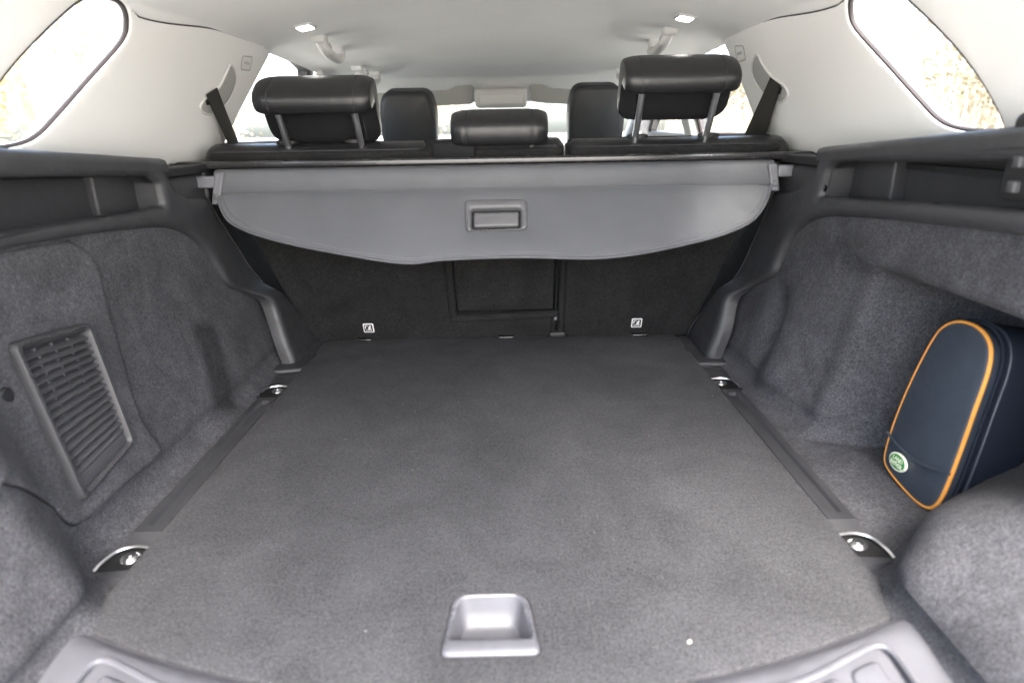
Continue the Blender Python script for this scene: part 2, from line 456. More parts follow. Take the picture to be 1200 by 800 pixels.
# ---------------- boot floor panel
fp = thing('boot_floor_panel', 'flat dark grey carpeted boot floor board with a recessed pull handle', 'floor panel', (0, 1.1, 0))
HB = [onz(u, v, .0) for u, v in ((531, 696), (618, 694), (635, 766), (515, 769))]
HB = [(p.x, p.y) for p in HB]
HI = [onz(u, v, .0) for u, v in ((540, 701), (609, 699), (623, 747), (526, 749))]
HI = [(p.x, p.y) for p in HI]
out = [(x, yfront(x)) for x in lin(-.5, .5, 41)] + [(.5, 1.715), (.485, 1.728), (-.485, 1.728), (-.5, 1.715)]
add('board', patch(out, lambda a, b, o: Vector((a, b, -.003 + o)), .003, .003, .05, holes=[rnd(HB, [.022, .022, .010, .010])], skirt=.012), 'floor', fp)
add('handle', patch(rnd(HB, [.024, .024, .012, .012]), lambda a, b, o: Vector((a, b, -.003 + o)), .0065, .007, .012, holes=[rnd(HI, [.014, .014, .005, .005])], skirt=.02), 'sill', fp, label='grey plastic pull handle bezel')
hi = rnd(HI, [.014, .014, .005, .005]); cx_, cy_ = np.mean(hi, axis=0)
rg = lambda z, k, dy=0: [Vector((cx_ + (p[0] - cx_) * k, cy_ + (p[1] - cy_) * k + dy, z)) for p in hi]
add('handle_cup', (lambda a: (a[0], a[1]))(loft([rg(.0005, 1.02), rg(-.015, .98, -.002), rg(-.034, .9, -.008), rg(-.036, .75, -.008)], caps=True)), 'sill', fp, smooth=50)
_cup = bpy.data.objects['handle_cup'].data
_bm = bmesh.new(); _bm.from_mesh(_cup)
bmesh.ops.delete(_bm, geom=[f for f in _bm.faces if f.calc_center_median().z > -.0005 and len(f.verts) > 6], context='FACES'); _bm.to_mesh(_cup); _bm.free()
p = onz(808, 751, .002)
tag(add('crumb', xf(rbox(-.0024, .0024, -.0014, .0014, -.002, .0012, .0008), Matrix.Translation(p) @ Matrix.Rotation(.5, 4, 'Z')), 'crumb'), 'tiny pale crumb lying on the carpeted boot floor', 'crumb')

# ---------------- load sill
ls = thing('load_sill', 'grey moulded plastic loading sill with shallow recessed treads', 'sill', (0, .42, 0))
def sillz(x, y):
    d = yfront(x) - y
    return -.004 + .012 * sst(0, .02, d) - .004 * sst(.04, .10, d)
sill_out = [(x, yfront(x) - .001) for x in lin(-.52, .52, 33)] + [(.52, .33), (-.52, .33)]
tr_holes = []
for s in (-1, 1):
    tr_holes.append(rnd([(s * .445, .568), (s * .33, .512), (s * .20, .482), (s * .20, .40), (s * .445, .40)], .03))
add('sill_plate', patch(sill_out, lambda a, b, o: Vector((a, b, sillz(a, b) + o)), .0, .012, .02, holes=tr_holes, skirt=.03), 'sill', ls, smooth=50)
for s, H_ in zip((-1, 1), tr_holes):
    add('tread_recess', patch(H_, lambda a, b, o: Vector((a, b, sillz(a, b) - .006 + o)), 0, .006, .02, skirt=0), 'sill', ls)
    add('tread_rim', tube([Vector((q[0], q[1], sillz(q[0], q[1]) + .0005)) for q in H_], .0035, 6, True), 'sill', ls)
    for k in range(2):
        q = [Vector((s * (.425 - .055 * k), .545 - .022 * k, 0)), Vector((s * (.385 - .055 * k), .528 - .022 * k, 0)), Vector((s * (.385 - .055 * k), .44, 0)), Vector((s * (.425 - .055 * k), .44, 0))]
        pp = rnd([(a.x, a.y) for a in q], .012)
        add('tread_pad', patch(pp, lambda a, b, o: Vector((a, b, sillz(a, b) - .006 + o)), .004, .006, .012, skirt=.004), 'sill', ls)

# ---------------- side trims
def side_trim(s):
    L = s < 0
    t = thing('side_trim', 'grey carpeted boot side lining with a vent grille and access panel' if L else 'grey carpeted boot side lining with an open hollow behind a tool bag', 'side lining', (s * .6, 1.0, 0))
    car = 'linerL' if L else 'linerR'
    ys = lin(.36, 1.74, 116); r = .045
    prof = [('f', k) for k in lin(0, 1, 9)] + [('a', k) for k in lin(8, 82, 9)] + [('w', k) for k in lin(0, 1, 40)]
    def lp(y, q):
        if q[0] == 'f': return Vector((s * (.47 + (xw(s, y, r) - r - .47) * q[1]), y, FZ))
        if q[0] == 'a': a = R(q[1]); return Vector((s * (xw(s, y, r) - r + r * math.sin(a)), y, FZ + r * (1 - math.cos(a))))
        zt_ = max(.398, .438 - .085 * (y - .855)); z = FZ + r + (zt_ - FZ - r) * q[1]; return Vector((s * xw(s, y, z), y, z))
    add('carpet_liner', grid(lp, ys, prof), car, t, smooth=60)
    # plastic surround: belt band with the storage pocket, running down to the floor beside the seat
    if L:
        inner = [(0, 292), (100, 275), (170, 267), (200, 268), (222, 279), (240, 297), (254, 320), (266, 336), (283, 343), (297, 352), (306, 374), (316, 405), (325, 434)]
        outer = [(354, 400), (343, 375), (300, 330), (270, 287), (246, 250), (236, 230)]
        pock = [(0, 268), (120, 254), (187, 243), (180, 214), (170, 206), (150, 206), (0, 206)]
        ny = .47
    else:
        inner = [(1200, 276), (1100, 263), (1000, 254), (965, 255), (945, 264), (930, 280), (918, 304), (908, 324), (884, 337), (872, 352), (864, 385), (850, 425)]
        outer = [(824, 394), (838, 370), (868, 325), (888, 285), (903, 250), (912, 225)]
        pock = [(1200, 243), (1100, 238), (966, 231), (976, 197), (985, 190), (1003, 190), (1200, 186)]
        ny = .47
    I = [onwall(u, v, s) for u, v in inner]; O_ = [onwall(u, v, s) for u, v in outer]; Pk = [onwall(u, v, s) for u, v in pock]
    z0 = I[0][1]
    I2 = [tuple(v) for v in cr([(a, b, 0) for a, b in I], 4)]; I2 = [(a[0], a[1]) for a in I2]
    yt = O_[-1][0]
    nt_ = [onwall(*q_, s) for q_ in (((216, 232), (200, 224), (188, 204), (185, 194)) if L else ((930, 224), (948, 216), (962, 199), (967, 186)))]
    yn = nt_[-1][0]
    outl = [(ny, z0 + .01)] + I2 + O_ + nt_ + [(yn - .01, zbelt(yn - .01) - .010), (.98, zbelt(.98) - .010), (ny, zbelt(ny) - .010)]
    zs = onwall(*((283, 343) if L else (884, 337)), s)
    def extra(y, z): return .034 * (1 - sst(zs[1] - .035, zs[1] + .012, z)) * sst(zs[0] - .10, zs[0] + .03, y)
    hole = rnd([(ny + .08, Pk[0][1] + .008), Pk[1], Pk[2], Pk[3], Pk[4], Pk[5], (ny + .08, Pk[6][1] + .01)], [.02, 0, .012, .006, .006, 0, .02])
    add('plastic_surround', patch(outl, wall_surf(s, extra), .016, .014, .022, holes=[hole], skirt=.02), 'trim', t, smooth=50)
    # pocket
    hp = hole; hc = np.mean(hp, axis=0)
    def hr(dx, k): return [Vector((s * (xw(s, p_[0], p_[1]) + dx), hc[0] + (p_[0] - hc[0]) * k, hc[1] + (p_[1] - hc[1]) * k - (min(1, dx / .02) * .035 if p_[1] < hc[1] else 0))) for p_ in hp]
    pk = add('storage_pocket', loft([hr(.002, 1.0), hr(.045, 1.0), hr(.055, .985), hr(.058, .95)], caps=True), 'trim', t, smooth=50)
    bm = bmesh.new(); bm.from_mesh(pk.data)
    big = [f for f in bm.faces if len(f.verts) > 6]; big.sort(key=lambda f: abs(f.calc_center_median().x))
    bmesh.ops.delete(bm, geom=[big[0]], context='FACES'); bm.to_mesh(pk.data); bm.free()
    ua, ub = ((113, 232), (160, 228)) if L else ((1045, 215), (998, 212))
    ya, yb = onx(*ua, s * .70).y, onx(*ub, s * .70).y; zc = np.mean([q_[1] for q_ in Pk])
    for k, (y0_, y1_, dep) in enumerate(((ya, yb, .022), (yb, yb + .03, .008))):
        add('rib', rbox(min(s * (.722 - dep), s * .74), max(s * (.722 - dep), s * .74), min(y0_, y1_), max(y0_, y1_), zc - .07, zc + .05, .005, 3), 'trim', pk)
    # belt ledge
    prf = lambda y: [(.646, zbelt(y) - .026), (.645, zbelt(y) - .014), (.649, zbelt(y) - .004), (.660, zbelt(y)), (.70, zbelt(y) + .001), (.735, zbelt(y) + .002), (.745, zbelt(y) - .02)]
    add('belt_ledge', grid(lambda y, k: Vector((s * prf(y)[k][0], y, prf(y)[k][1])), lin(.46, yn + .004, 24), range(7)), 'trim', t, smooth=60)
    # socket that carries the cover cassette
    so = add('cassette_socket', rbox(min(s * .662, s * .735), max(s * .662, s * .735), yn - .01, yt + .16, .400, .482, .014, 4), 'trim', t)
    add('slot', rbox(min(s * .655, s * .72), max(s * .655, s * .72), yn - .005, yt + .12, .4815, .499, .003), 'trimblack', t)
    # black lining strip beside the seat
    nb = [(O_[0][0] - .02, -.01), (1.82, -.01), (1.82, .50), (yt + .02, .50)] + [(a - .01, b) for a, b in O_[::-1][1:-1]]
    add('seat_side_lining', patch(nb, wall_surf(s), .010, .006, .03, skirt=.01), 'trimblack', t)
    add('lining_edge', tube(cr([wall_surf(s, extra)(a, b, .013) for a, b in O_], 4), .0022, 6), 'trim', t)
    fpx = [(352, 396), (388, 396), (358, 430), (324, 434)] if L else [(824, 390), (790, 392), (818, 424), (852, 424)]
    fq = [onz(u, v, 0.) for u, v in fpx]; fq = [(q_.x + (s * .02 if k in (0, 3) else -s * .008), q_.y) for k, q_ in enumerate(fq)]
    add('foot_plate', patch(rnd(fq, .006), lambda a, b, o: Vector((a, b, FZ + .001 + o)), .007, .005, .02, skirt=.005), 'trim', t)
    if L:
        ap = [(78, 282), (108, 306), (125, 368), (143, 430), (162, 490), (183, 520), (180, 538), (150, 562), (104, 604), (84, 615), (70, 606), (58, 592), (35, 577), (0, 566)]
        A = [onwall(u, v, s) for u, v in ap]
        ax = cr([(a, b, 0) for a, b in A], 4); ax = [(a.x, a.y) for a in ax] + [(.60, .17), (.60, .43)]
        g = [onwall(u, v, s) for u, v in ((-2, 403), (94, 378), (148, 520), (86, 592))]
        bil = lambda a, b: tuple((1 - a) * (1 - b) * g[0][k] + a * (1 - b) * g[1][k] + a * b * g[2][k] + (1 - a) * b * g[3][k] for k in (0, 1))
        ghole = rnd([bil(.05, .03), bil(.95, .03), bil(.95, .965), bil(.05, .965)], .006)
        ws = wall_surf(s)
        add('access_panel', patch(ax, ws, .010, .010, .022, holes=[ghole], skirt=.006), car, t, smooth=60)
        add('panel_gap_shade', tube([ws(a, b, .0005) for a, b in ax[:-2]], .0016, 6), 'near_black', t)  # dark tube drawn as the shadow line round the proud panel
        g3 = [ws(q_[0], q_[1], .008) for q_ in g]; gn = (g3[1] - g3[0]).cross(g3[3] - g3[0]).normalized()
        if gn.x < 0: gn = -gn
        def gs3(a, b, off): return (1 - a) * (1 - b) * g3[0] + a * (1 - b) * g3[1] + a * b * g3[2] + (1 - a) * b * g3[3] + gn * off
        vg = add('vent_grille', patch(rnd([(0, 0), (1, 0), (1, 1), (0, 1)], .07), gs3, .013, .05, .06, holes=[rnd([(.08, .055), (.92, .055), (.92, .945), (.08, .945)], .03)], skirt=.03), 'trim', t, label='slatted dark grey plastic vent grille')
        add('back_plate', patch([(.05, .03), (.95, .03), (.95, .965), (.05, .965)], gs3, -.016, 0, .2, skirt=0), 'near_black', vg, smooth=0)
        nS = 15
        for k in range(nS):
            b0 = .065 + .79 * k / nS; b1 = b0 + .79 / nS * 1.0
            q = [gs3(.07, b0, -.010), gs3(.93, b0, -.010), gs3(.93, b1, .005), gs3(.07, b1, .005)]
            nn = (q[1] - q[0]).cross(q[3] - q[0]).normalized() * .0011
            add('slat', loft([[p_ + nn for p_ in q], [p_ - nn for p_ in q]]), 'grille', vg, smooth=0)
            for c in (.29, .50, .71):
                c2 = c + .02 * (k % 2)
                add('rib', rbox(-.003, .003, -.0016, .0016, -.0045, .004, .0008, 1, at=gs3(c2, b0 + .016, -.004)), 'grille', vg, smooth=0)
        add('blank_plate', patch(rnd([(.075, .862), (.925, .862), (.925, .955), (.075, .955)], .02), gs3, .004, .02, .1, skirt=.02), 'grille', vg)
        y_, z_ = onwall(-1, 465, s)
        add('trim_plug', xf(slab([(.013 * math.cos(a), .013 * math.sin(a)) for a in lin(0, 2 * math.pi, 19)[:-1]], Matrix.Identity(4), .012, .004), frame(ws(y_, z_, .012), Vector((0, 1, 0)), Vector((0, 0, 1)), Vector((1, 0, 0)))), 'trimblack', t)
    else:
        # hinge-side end of the belt with its light metal clips
        c = onx(1182, 205, .652); ce = onx(1172, 190, .652)
        add('end_post', rbox(.654, .74, ce.y - .14, ce.y, onx(1185, 238, .652).z, zbelt(c.y) + .016, .012, 4), 'trimblack', t)
        for dz in (.016, -.014):
            add('clip', rbox(.646, .660, c.y - .020, c.y - .006, c.z + dz - .007, c.z + dz + .008, .003), 'grille', t)
    return t
TRIM = {s: side_trim(s) for s in (-1, 1)}

# ---------------- floor rails with lashing eyes
def floor_rail(s):
    t = thing('floor_rail', 'dark plastic floor rail with two chrome lashing eyes ' + ('below the vent grille' if s < 0 else 'beside the tool bag'), 'rail', (s * .52, 1.05, -.01), 'floor rails beside the board')
    X = lambda a, b: (min(s * a, s * b), max(s * a, s * b))
    y0, y1 = .812, 1.315
    def rp(y, g_):                              # rail section: two ridges with a channel between them
        return [Vector((s * a, y, b)) for a, b in ((.5005, -.016), (.5005, -.0035), (.5025, -.0012), (.5085, -.0012), (.5115, -.0012 - .0055 * g_), (.5280, -.0012 - .0055 * g_), (.5310, -.0012), (.5400, -.0012), (.5435, -.0022), (.5450, -.0050), (.5450, -.016))]
    add('strip', loft([rp(y0, 0), rp(y0 + .018, 0), rp(y0 + .026, 1), rp(y1 - .026, 1), rp(y1 - .018, 0), rp(y1, 0)]), 'rail', t, smooth=30)
    for (ya, yb, near) in ((y0 - .092, y0 - .028, True), (y1 + .012, y1 + .075, False)):
        x0, x1 = X(.485, .546)
        add('end_slope', loft([[Vector((s * .488, yb, FZ - .004)), Vector((s * .545, yb, FZ - .004)), Vector((s * .545, yb, FZ - .012)), Vector((s * .488, yb, FZ - .012))],
                               [Vector((s * .488, yb + .028, FZ + .0088)), Vector((s * .543, yb + .028, FZ + .0088)), Vector((s * .543, yb + .028, FZ - .012)), Vector((s * .488, yb + .028, FZ - .012))]]) if near else
            rbox(*X(.488, .552), yb, yb + .075, FZ - .01, FZ + .006, .006), 'rail', t)
        cup = rnd([(s * .488, ya), (s * .556, ya), (s * .556, yb - .02), (s * .540, yb), (s * .488, yb)], .008)
        add('eye_recess', patch(cup, lambda a, b, o: Vector((a, b, FZ + .002 + o)), .001, .003, .02, skirt=.004), 'near_black', t)
        e = add('lashing_eye', tube([Vector((s * a, b, c)) for a, b, c in [tuple(q) for q in cr([(.492, yb - .008, FZ + .006), (.520, yb - .006, FZ + .008), (.540, yb - .016, FZ + .008), (.549, ya + .022, FZ + .007), (.551, ya + .006, FZ + .004)], 5)]], .0021, 8), 'satin', t)
        lat = [(0, .006), (.0035, .006), (.004, .0045), (.008, .005), (.0105, .003), (.013, .001), (.014, -.002)]
        c = Vector((s * .517, yb - .026, FZ + .003)); n = 18
        V = [c + Vector((r_ * math.cos(2 * math.pi * k / n), r_ * math.sin(2 * math.pi * k / n), h_)) for r_, h_ in lat for k in range(n)]
        F = [(i * n + k, i * n + (k + 1) % n, (i + 1) * n + (k + 1) % n, (i + 1) * n + k) for i in range(len(lat) - 1) for k in range(n)]
        add('screw', (V, F), 'steel', e)
        if near:
            add('wedge', loft([[Vector((s * .488, ya - .016, FZ + .010)), Vector((s * .488, ya + .004, FZ + .010)), Vector((s * .488, ya + .004, FZ - .006)), Vector((s * .488, ya - .03, FZ - .006))],
                               [Vector((s * .545, ya - .004, FZ + .006)), Vector((s * .545, ya + .004, FZ + .006)), Vector((s * .545, ya + .004, FZ - .006)), Vector((s * .545, ya - .010, FZ - .006))],
                               [Vector((s * .565, ya + .001, FZ)), Vector((s * .565, ya + .003, FZ)), Vector((s * .565, ya + .003, FZ - .005)), Vector((s * .565, ya, FZ - .005))]]), 'rail', t)
for s in (-1, 1): floor_rail(s)

# ---------------- rear seats
TAN = .37
SN = Vector((0, -1, -TAN)).normalized(); SB = Vector((0, -TAN, 1)).normalized()
SP = Vector((0, 1.735, 0))
def onseat(u, v, off=0.): p_ = onpl(u, v, SP + SN * off, SN); return (p_.x, (p_ - SP).dot(SB))
def seat_surf(a, b, o): return Vector((a, SP.y, 0)) + SB * b + SN * o
SEAT_TOP = {k: ony(u, v, 1.60).z for k, (u, v) in dict(l=(370, 167), c=(585, 162), r=(795, 160)).items()}
def wid(b): return .545 + .125 * min(1, max(0, b / .52))
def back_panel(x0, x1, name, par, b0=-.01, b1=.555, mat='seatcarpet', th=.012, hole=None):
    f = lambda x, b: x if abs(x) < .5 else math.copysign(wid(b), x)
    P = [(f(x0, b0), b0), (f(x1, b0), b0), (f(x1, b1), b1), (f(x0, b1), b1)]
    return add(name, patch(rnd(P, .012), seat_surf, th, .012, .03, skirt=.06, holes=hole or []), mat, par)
def roll(x0, x1, zt, par, name='top_cushion', h=.045):
    yc = 1.600; rr = .055
    prf = cr([(0, -.058, -.012), (0, -.060, .015), (0, -.048, .034), (0, -.02, .043), (0, .03, .045), (0, .065, .030), (0, .07, -.012), (0, .0, -.04)], 5, True)
    rings = []
    w_ = x1 - x0
    for k in range(33):
        q = k / 32; x = x0 + w_ * q; d = min(x - x0, x1 - x); e = sst(0, 1, min(1, d / .018)) ** .5 if d < .018 else 1
        sc = .72 + .28 * math.sqrt(max(0, 1 - (1 - min(1, d / .018)) ** 2))
        rings.append([Vector((x, yc + p_.y * sc, zt - .045 + p_.z * sc)) for p_ in prf])
    o = add(name, loft(rings), 'leather', par, smooth=55)
    return o
def stitches(x0, x1, y, z, par, n=None):
    vf = []
    n = n or int((x1 - x0) / .0075)
    for k in range(n):
        x = x0 + (x1 - x0) * (k + .5) / n
        vf.append(rbox(x - .0026, x + .0026, y - .0016, y + .0016, z - .0014, z + .0014, 0))
    add('stitching', join(*vf), 'stitch', par, smooth=0, kind='stuff')
    add('seam', tube([Vector((x0, y + .001, z - .006)), Vector((x1, y + .001, z - .006))], .0016, 6), 'near_black', par)

def headrest(xc, w_, P, par, lean=32, slabh=.10, label=None, post_l=.14):
    """P: point on the underside of the roll at the post line; local axes a (up the posts), b (forward)"""
    a = R(lean); A = Vector((0, -math.sin(a), math.cos(a))); B = Vector((0, math.cos(a), math.sin(a)))
    if slabh > 0: sec = [(-.050, .000), (-.060, .032), (-.048, .066), (-.012, .080), (.030, .078), (.062, .056), (.072, .0), (.048, -slabh * .9), (.034, -slabh), (.016, -slabh * .92), (.012, -.020), (.000, -.006)]
    if slabh > 0: sec = [(b_ * (.8 if b_ < 0 else 1), a_ * (.62 if a_ > 0 else 1)) for b_, a_ in sec]
    else: sec = [(-.044, .002), (-.052, .026), (-.042, .052), (-.010, .062), (.030, .060), (.056, .042), (.062, .010), (.050, -.008), (.0, -.008)]
    ring0 = cr([(0, p_[0], p_[1]) for p_ in sec], 5, True); cb, ca = .01, .02
    rings = []; X = []
    for k in range(41):
        q = -1 + 2 * k / 40; X.append(math.copysign(abs(q) ** .85, q) * w_)
    X = sorted(set(X + [-w_ * .995, w_ * .995, -w_ * .975, w_ * .975]))
    for x in X:
        d = w_ - abs(x); e = min(1, d / .045); sc = .70 + .30 * math.sqrt(1 - (1 - e) ** 2)
        dip = -.0022 * math.exp(-((d - .036) / .0028) ** 2)      # seam of the end cap
        rings.append([P + Vector((x, 0, 0)) + B * (cb + (p_.y - cb) * (sc + dip * 18)) + A * (ca + (p_.z - ca) * (sc + dip * 18)) for p_ in ring0])
    h = add('headrest', loft(rings), 'leather', par, smooth=70, label=label)
    for sx in (-1, 1):
        x = sx * (w_ - .036); sc = .986
        add('seam', tube([P + Vector((x, 0, 0)) + B * (cb + (p_.y - cb) * .972) + A * (ca + (p_.z - ca) * .972) for p_ in ring0], .0010, 5, True), 'stitch', h)
        xp = sx * w_ * .66
        top = P + Vector((xp, 0, 0)) + A * .02 - B * .020; bot = top - A * post_l
        add('post', tube([bot, top], .0075, 12), 'satin', h)
    return h, A, B
def collar(p, par, r=.017):
    n = 16; V = []
    lat = [(.006, .008), (.011, .008), (r, .005), (r, -.01)]
    V = [Vector((p.x + 1.5 * r_ * math.cos(2 * math.pi * k / n), p.y + r_ * math.sin(2 * math.pi * k / n), p.z + h_)) for r_, h_ in lat for k in range(n)]
    F = [(i * n + k, i * n + (k + 1) % n, (i + 1) * n + (k + 1) % n, (i + 1) * n + k) for i in range(3) for k in range(n)]
    add('post_collar', (V, F), 'trimblack', par)

s1 = thing('rear_seat', 'wide black leather rear seat section with two headrests, one raised on posts', 'seat', (-.28, 1.73, 0))
s2 = thing('rear_seat', 'narrow black leather rear seat section with a single raised headrest', 'seat', (.36, 1.73, 0))
# carpeted backs, seam between the two sections and the centre hatch
gx = onseat(655, 340)[0]
hq = [onseat(*q) for q in ((523, 250), (650, 250), (650, 368), (530, 372))]
ctr = [(hq[0][0], .60), (hq[1][0], .60), hq[2], hq[3]]
back_panel(-.9, gx - .004, 'back_panel', s1, hole=[rnd([(hq[3][0] - .004, .52), (hq[2][0], .52), (hq[2][0], hq[2][1]), (hq[3][0], hq[3][1])], .004)])
back_panel(gx + .012, .9, 'back_panel', s2)
hx0, hx1, hb = hq[3][0] + .016, hq[2][0] - .006, hq[2][1] + .018
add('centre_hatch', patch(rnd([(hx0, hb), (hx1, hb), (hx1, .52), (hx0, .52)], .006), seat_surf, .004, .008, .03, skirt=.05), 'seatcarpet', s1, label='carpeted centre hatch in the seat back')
add('hatch_frame', tube(cr([seat_surf(hq[3][0] + .003, .52, .012), seat_surf(hq[3][0] + .004, hq[3][1] + .10, .012), seat_surf(hq[3][0] + .006, hq[3][1] + .02, .012), seat_surf(hq[3][0] + .018, hq[3][1] + .006, .012), seat_surf(hq[2][0] - .02, hq[2][1] + .010, .012), seat_surf(hq[2][0] - .002, hq[2][1] + .012, .012)], 6), .0105, 10), 'seatcarpet', s1)
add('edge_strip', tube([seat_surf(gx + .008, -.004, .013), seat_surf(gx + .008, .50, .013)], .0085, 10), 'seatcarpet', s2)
add('edge_strip', tube([seat_surf(gx - .014, -.004, .008), seat_surf(gx - .014, .09, .008)], .0075, 10), 'trimblack', s1)
add('foot_hinge', rbox(gx - .024, gx + .022, 1.700, 1.722, .000, .018, .005), 'trimblack', s1)
add('catch_tag', rbox(-.004, .004, -.001, .001, -.008, .008, .001, 2, at=seat_surf(gx - .008, .075, .020)), 'clip', s1)
# small clips at the foot of the seat backs
def px_x(u, v, y): return ony(u, v, y).x
for u, v, par in ((431, 393, s1), (593, 390, s1), (746, 388, s2)):
    q = onz(u, v, .0); add('anchor_slot', rbox(q.x - .022, q.x + .022, 1.700, 1.724, .0005, .007, .0025), 'gloss', par)
# top cushions
xl0, xl1 = px_x(239, 176, 1.56), px_x(503, 176, 1.56)
xc0, xc1 = px_x(506, 172, 1.56), px_x(661, 172, 1.56)
xr0, xr1 = px_x(664, 172, 1.56), px_x(924, 172, 1.56)
for x0, x1, zt, par in ((xl0, xl1, SEAT_TOP['l'], s1), (xc0, xc1, SEAT_TOP['c'], s1), (xr0, xr1, SEAT_TOP['r'], s2)):
    roll(x0, x1, zt, par)
    add('upper_back', rbox(x0 + .006, x1 - .006, 1.562, 1.66, zt - .11, zt - .050, .008), 'seatcarpet', par)
    stitches(x0 + .02, x1 - .02, 1.5445, zt - .018, par)
q0, q1 = px_x(507, 175, 1.55), px_x(558, 175, 1.55)
add('release_cover', rbox(q0, q1, 1.530, 1.60, SEAT_TOP['c'] - .070, SEAT_TOP['c'] - .004, .008, 4), 'matte', s1)
add('release_tab', rbox(q0 + .05, q1 + .004, 1.528, 1.54, SEAT_TOP['c'] - .062, SEAT_TOP['c'] - .050, .002), 'trimblack', s1)
# headrests
hl_p = ony(366, 123, 1.525); hr_p = ony(799, 99, 1.515); hc_p = ony(585, 163, 1.565)
_h, A_, B_ = headrest(0, .130, Vector((ony(366, 110, 1.50).x, 1.525, hl_p.z)), s1, slabh=.115, label='raised black leather headrest on chrome posts', post_l=.15)
headrest(0, .126, Vector((ony(798, 90, 1.50).x, 1.515, hr_p.z)), s2, label='raised black leather headrest on chrome posts', post_l=.19)
headrest(0, .112, Vector((ony(585, 140, 1.55).x, 1.565, hc_p.z)), s1, lean=22, slabh=0, label='lowered black leather headrest of the middle seat', post_l=.05)
for (u, v, k, par) in ((336, 164, 'l', s1), (416, 163, 'l', s1), (747, 160, 'r', s2), (830, 158, 'r', s2)):
    q = ony(u, v, 1.592); collar(Vector((q.x, 1.592, SEAT_TOP[k])), par)
for u in (556, 620):
    q = ony(u, 160, 1.56); add('headrest_button', rbox(q.x - .008, q.x + .008, 1.545, 1.575, SEAT_TOP['c'] - .002, SEAT_TOP['c'] + .008, .004), 'trimblack', s1)
# child-seat anchor labels, one on each seat back
for (u, v, par) in ((432, 384, s1), (746, 378, s2)):
    x_, b_ = onseat(u, v, .012); k = .0155
    fr = frame(seat_surf(x_, b_, .0126), Vector((1, 0, 0)), SB, SN)
    lb = add('anchor_label', xf(slab(rnd([(-k * .95, -k), (k * .95, -k), (k * .95, k), (-k * .95, k)], .004), Matrix.Translation((0, 0, .001)), .0014, .0004, 2), fr), 'white', par)
    add('label_ground', xf(slab(rnd([(-k * .76, -k * .8), (k * .76, -k * .8), (k * .76, k * .8), (-k * .76, k * .8)], .003), Matrix.Translation((0, 0, .0016)), .0005, .0002, 2), fr), 'ink', lb)
    bar = lambda x0, y0, x1, y1, th: xf(rbox(0, math.hypot(x1 - x0, y1 - y0), -th, th, .0014, .0021, .0002, 1), Matrix.Translation((x0, y0, 0)) @ Matrix.Rotation(math.atan2(y1 - y0, x1 - x0), 4, 'Z'))
    icon = join(bar(-.0085, .008, -.0085, -.001, .0012), bar(-.0085, .008, -.002, .0095, .001), bar(-.002, -.003, .007, -.001, .002), bar(.003, .000, .0055, .0085, .0024), bar(-.001, .004, .004, .004, .0012),
                bar(-.008, -.0075, -.005, -.0075, .0014), bar(-.003, -.0075, -.001, -.0075, .0016), bar(.0005, -.0075, .0028, -.0075, .0016), bar(.0045, -.0075, .0085, -.0075, .0016))
    add('label_icon', xf(icon, fr), 'white', lb, smooth=0)

# ---------------- crossbar and cargo cover
xb0, xb1 = px_x(190, 190, 1.50), px_x(968, 182, 1.50)
zb = ony(580, 188, 1.50).z
cb_ = thing('crossbar', 'satin black bar spanning the car behind the rear seat tops', 'bar', (0, 1.51, zb))
add('bar', rbox(xb0, xb1, 1.492, 1.530, zb - .009, zb + .008, .005, 3), 'gloss', cb_)
for x in (xb0, xb1): add('end_cap', rbox(x - .02, x + .02, 1.488, 1.532, zb - .009, zb + .007, .004), 'trimblack', cb_)
cv = thing('cargo_cover', 'grey retractable boot cover with a curved flap hanging from its cassette', 'cargo cover', (0, 1.48, .45))
cx0, cx1 = px_x(252, 215, 1.455), px_x(907, 205, 1.455)
z_t, z_b = ony(580, 194, 1.455).z, ony(580, 223, 1.455).z
prf = cr([(0, 1.455, z_b), (0, 1.452, (z_t + z_b) / 2), (0, 1.457, z_t - .006), (0, 1.470, z_t), (0, 1.494, z_t - .002), (0, 1.500, (z_t + z_b) / 2), (0, 1.49, z_b - .008), (0, 1.465, z_b - .008)], 5, True)
add('cassette', loft([[Vector((x, p_.y, p_.z)) for p_ in prf] for x in lin(cx0, cx1, 3)]), 'cover', cv, smooth=50)
FA = R(58); FD = Vector((0, -math.cos(FA), -math.sin(FA))); FN = Vector((0, -math.sin(FA), math.cos(FA))); FP = Vector((0, 1.453, z_b + .001))
def onflap(u, v, off=0): p_ = onpl(u, v, FP + FN * off, FN); return (p_.x, (p_ - FP).dot(FD))
flap_px = [(256, 228), (259, 243), (268, 259), (285, 270), (310, 279), (350, 289), (400, 298), (445, 305), (482, 308), (520, 304), (600, 302), (680, 304), (720, 302), (760, 296), (810, 285), (850, 274), (880, 260), (894, 244), (900, 230), (903, 218)]
fl = [onflap(*q) for q in flap_px]; fo = cr([(a, b, 0) for a, b in fl], 4); fo = [(a.x, a.y) for a in fo]
fo[0] = (fo[0][0], -.002); fo[-1] = (fo[-1][0], -.002)
def flap_surf(a, b, o): return FP + Vector((a, 0, 0)) + FD * b + FN * (o + .004 * math.sin(a * 9) * b / .15 - .10 * b * b)
HBc = [onflap(*q) for q in ((547, 236), (616, 235), (617, 270), (546, 271))]
hole = rnd(HBc, .012)
flap = add('flap', patch(fo, flap_surf, .004, .004, .03, holes=[hole], skirt=.002), 'cover', cv, smooth=50)
add('hem', tube([flap_surf(a, b - .001, .003) for a, b in fo], .0035, 8), 'cover', flap)
add('hem_stitch', tube([flap_surf(a * .988, b - .012, .0042) for a, b in fo[3:-3]], .0007, 5), 'coverplastic', flap)
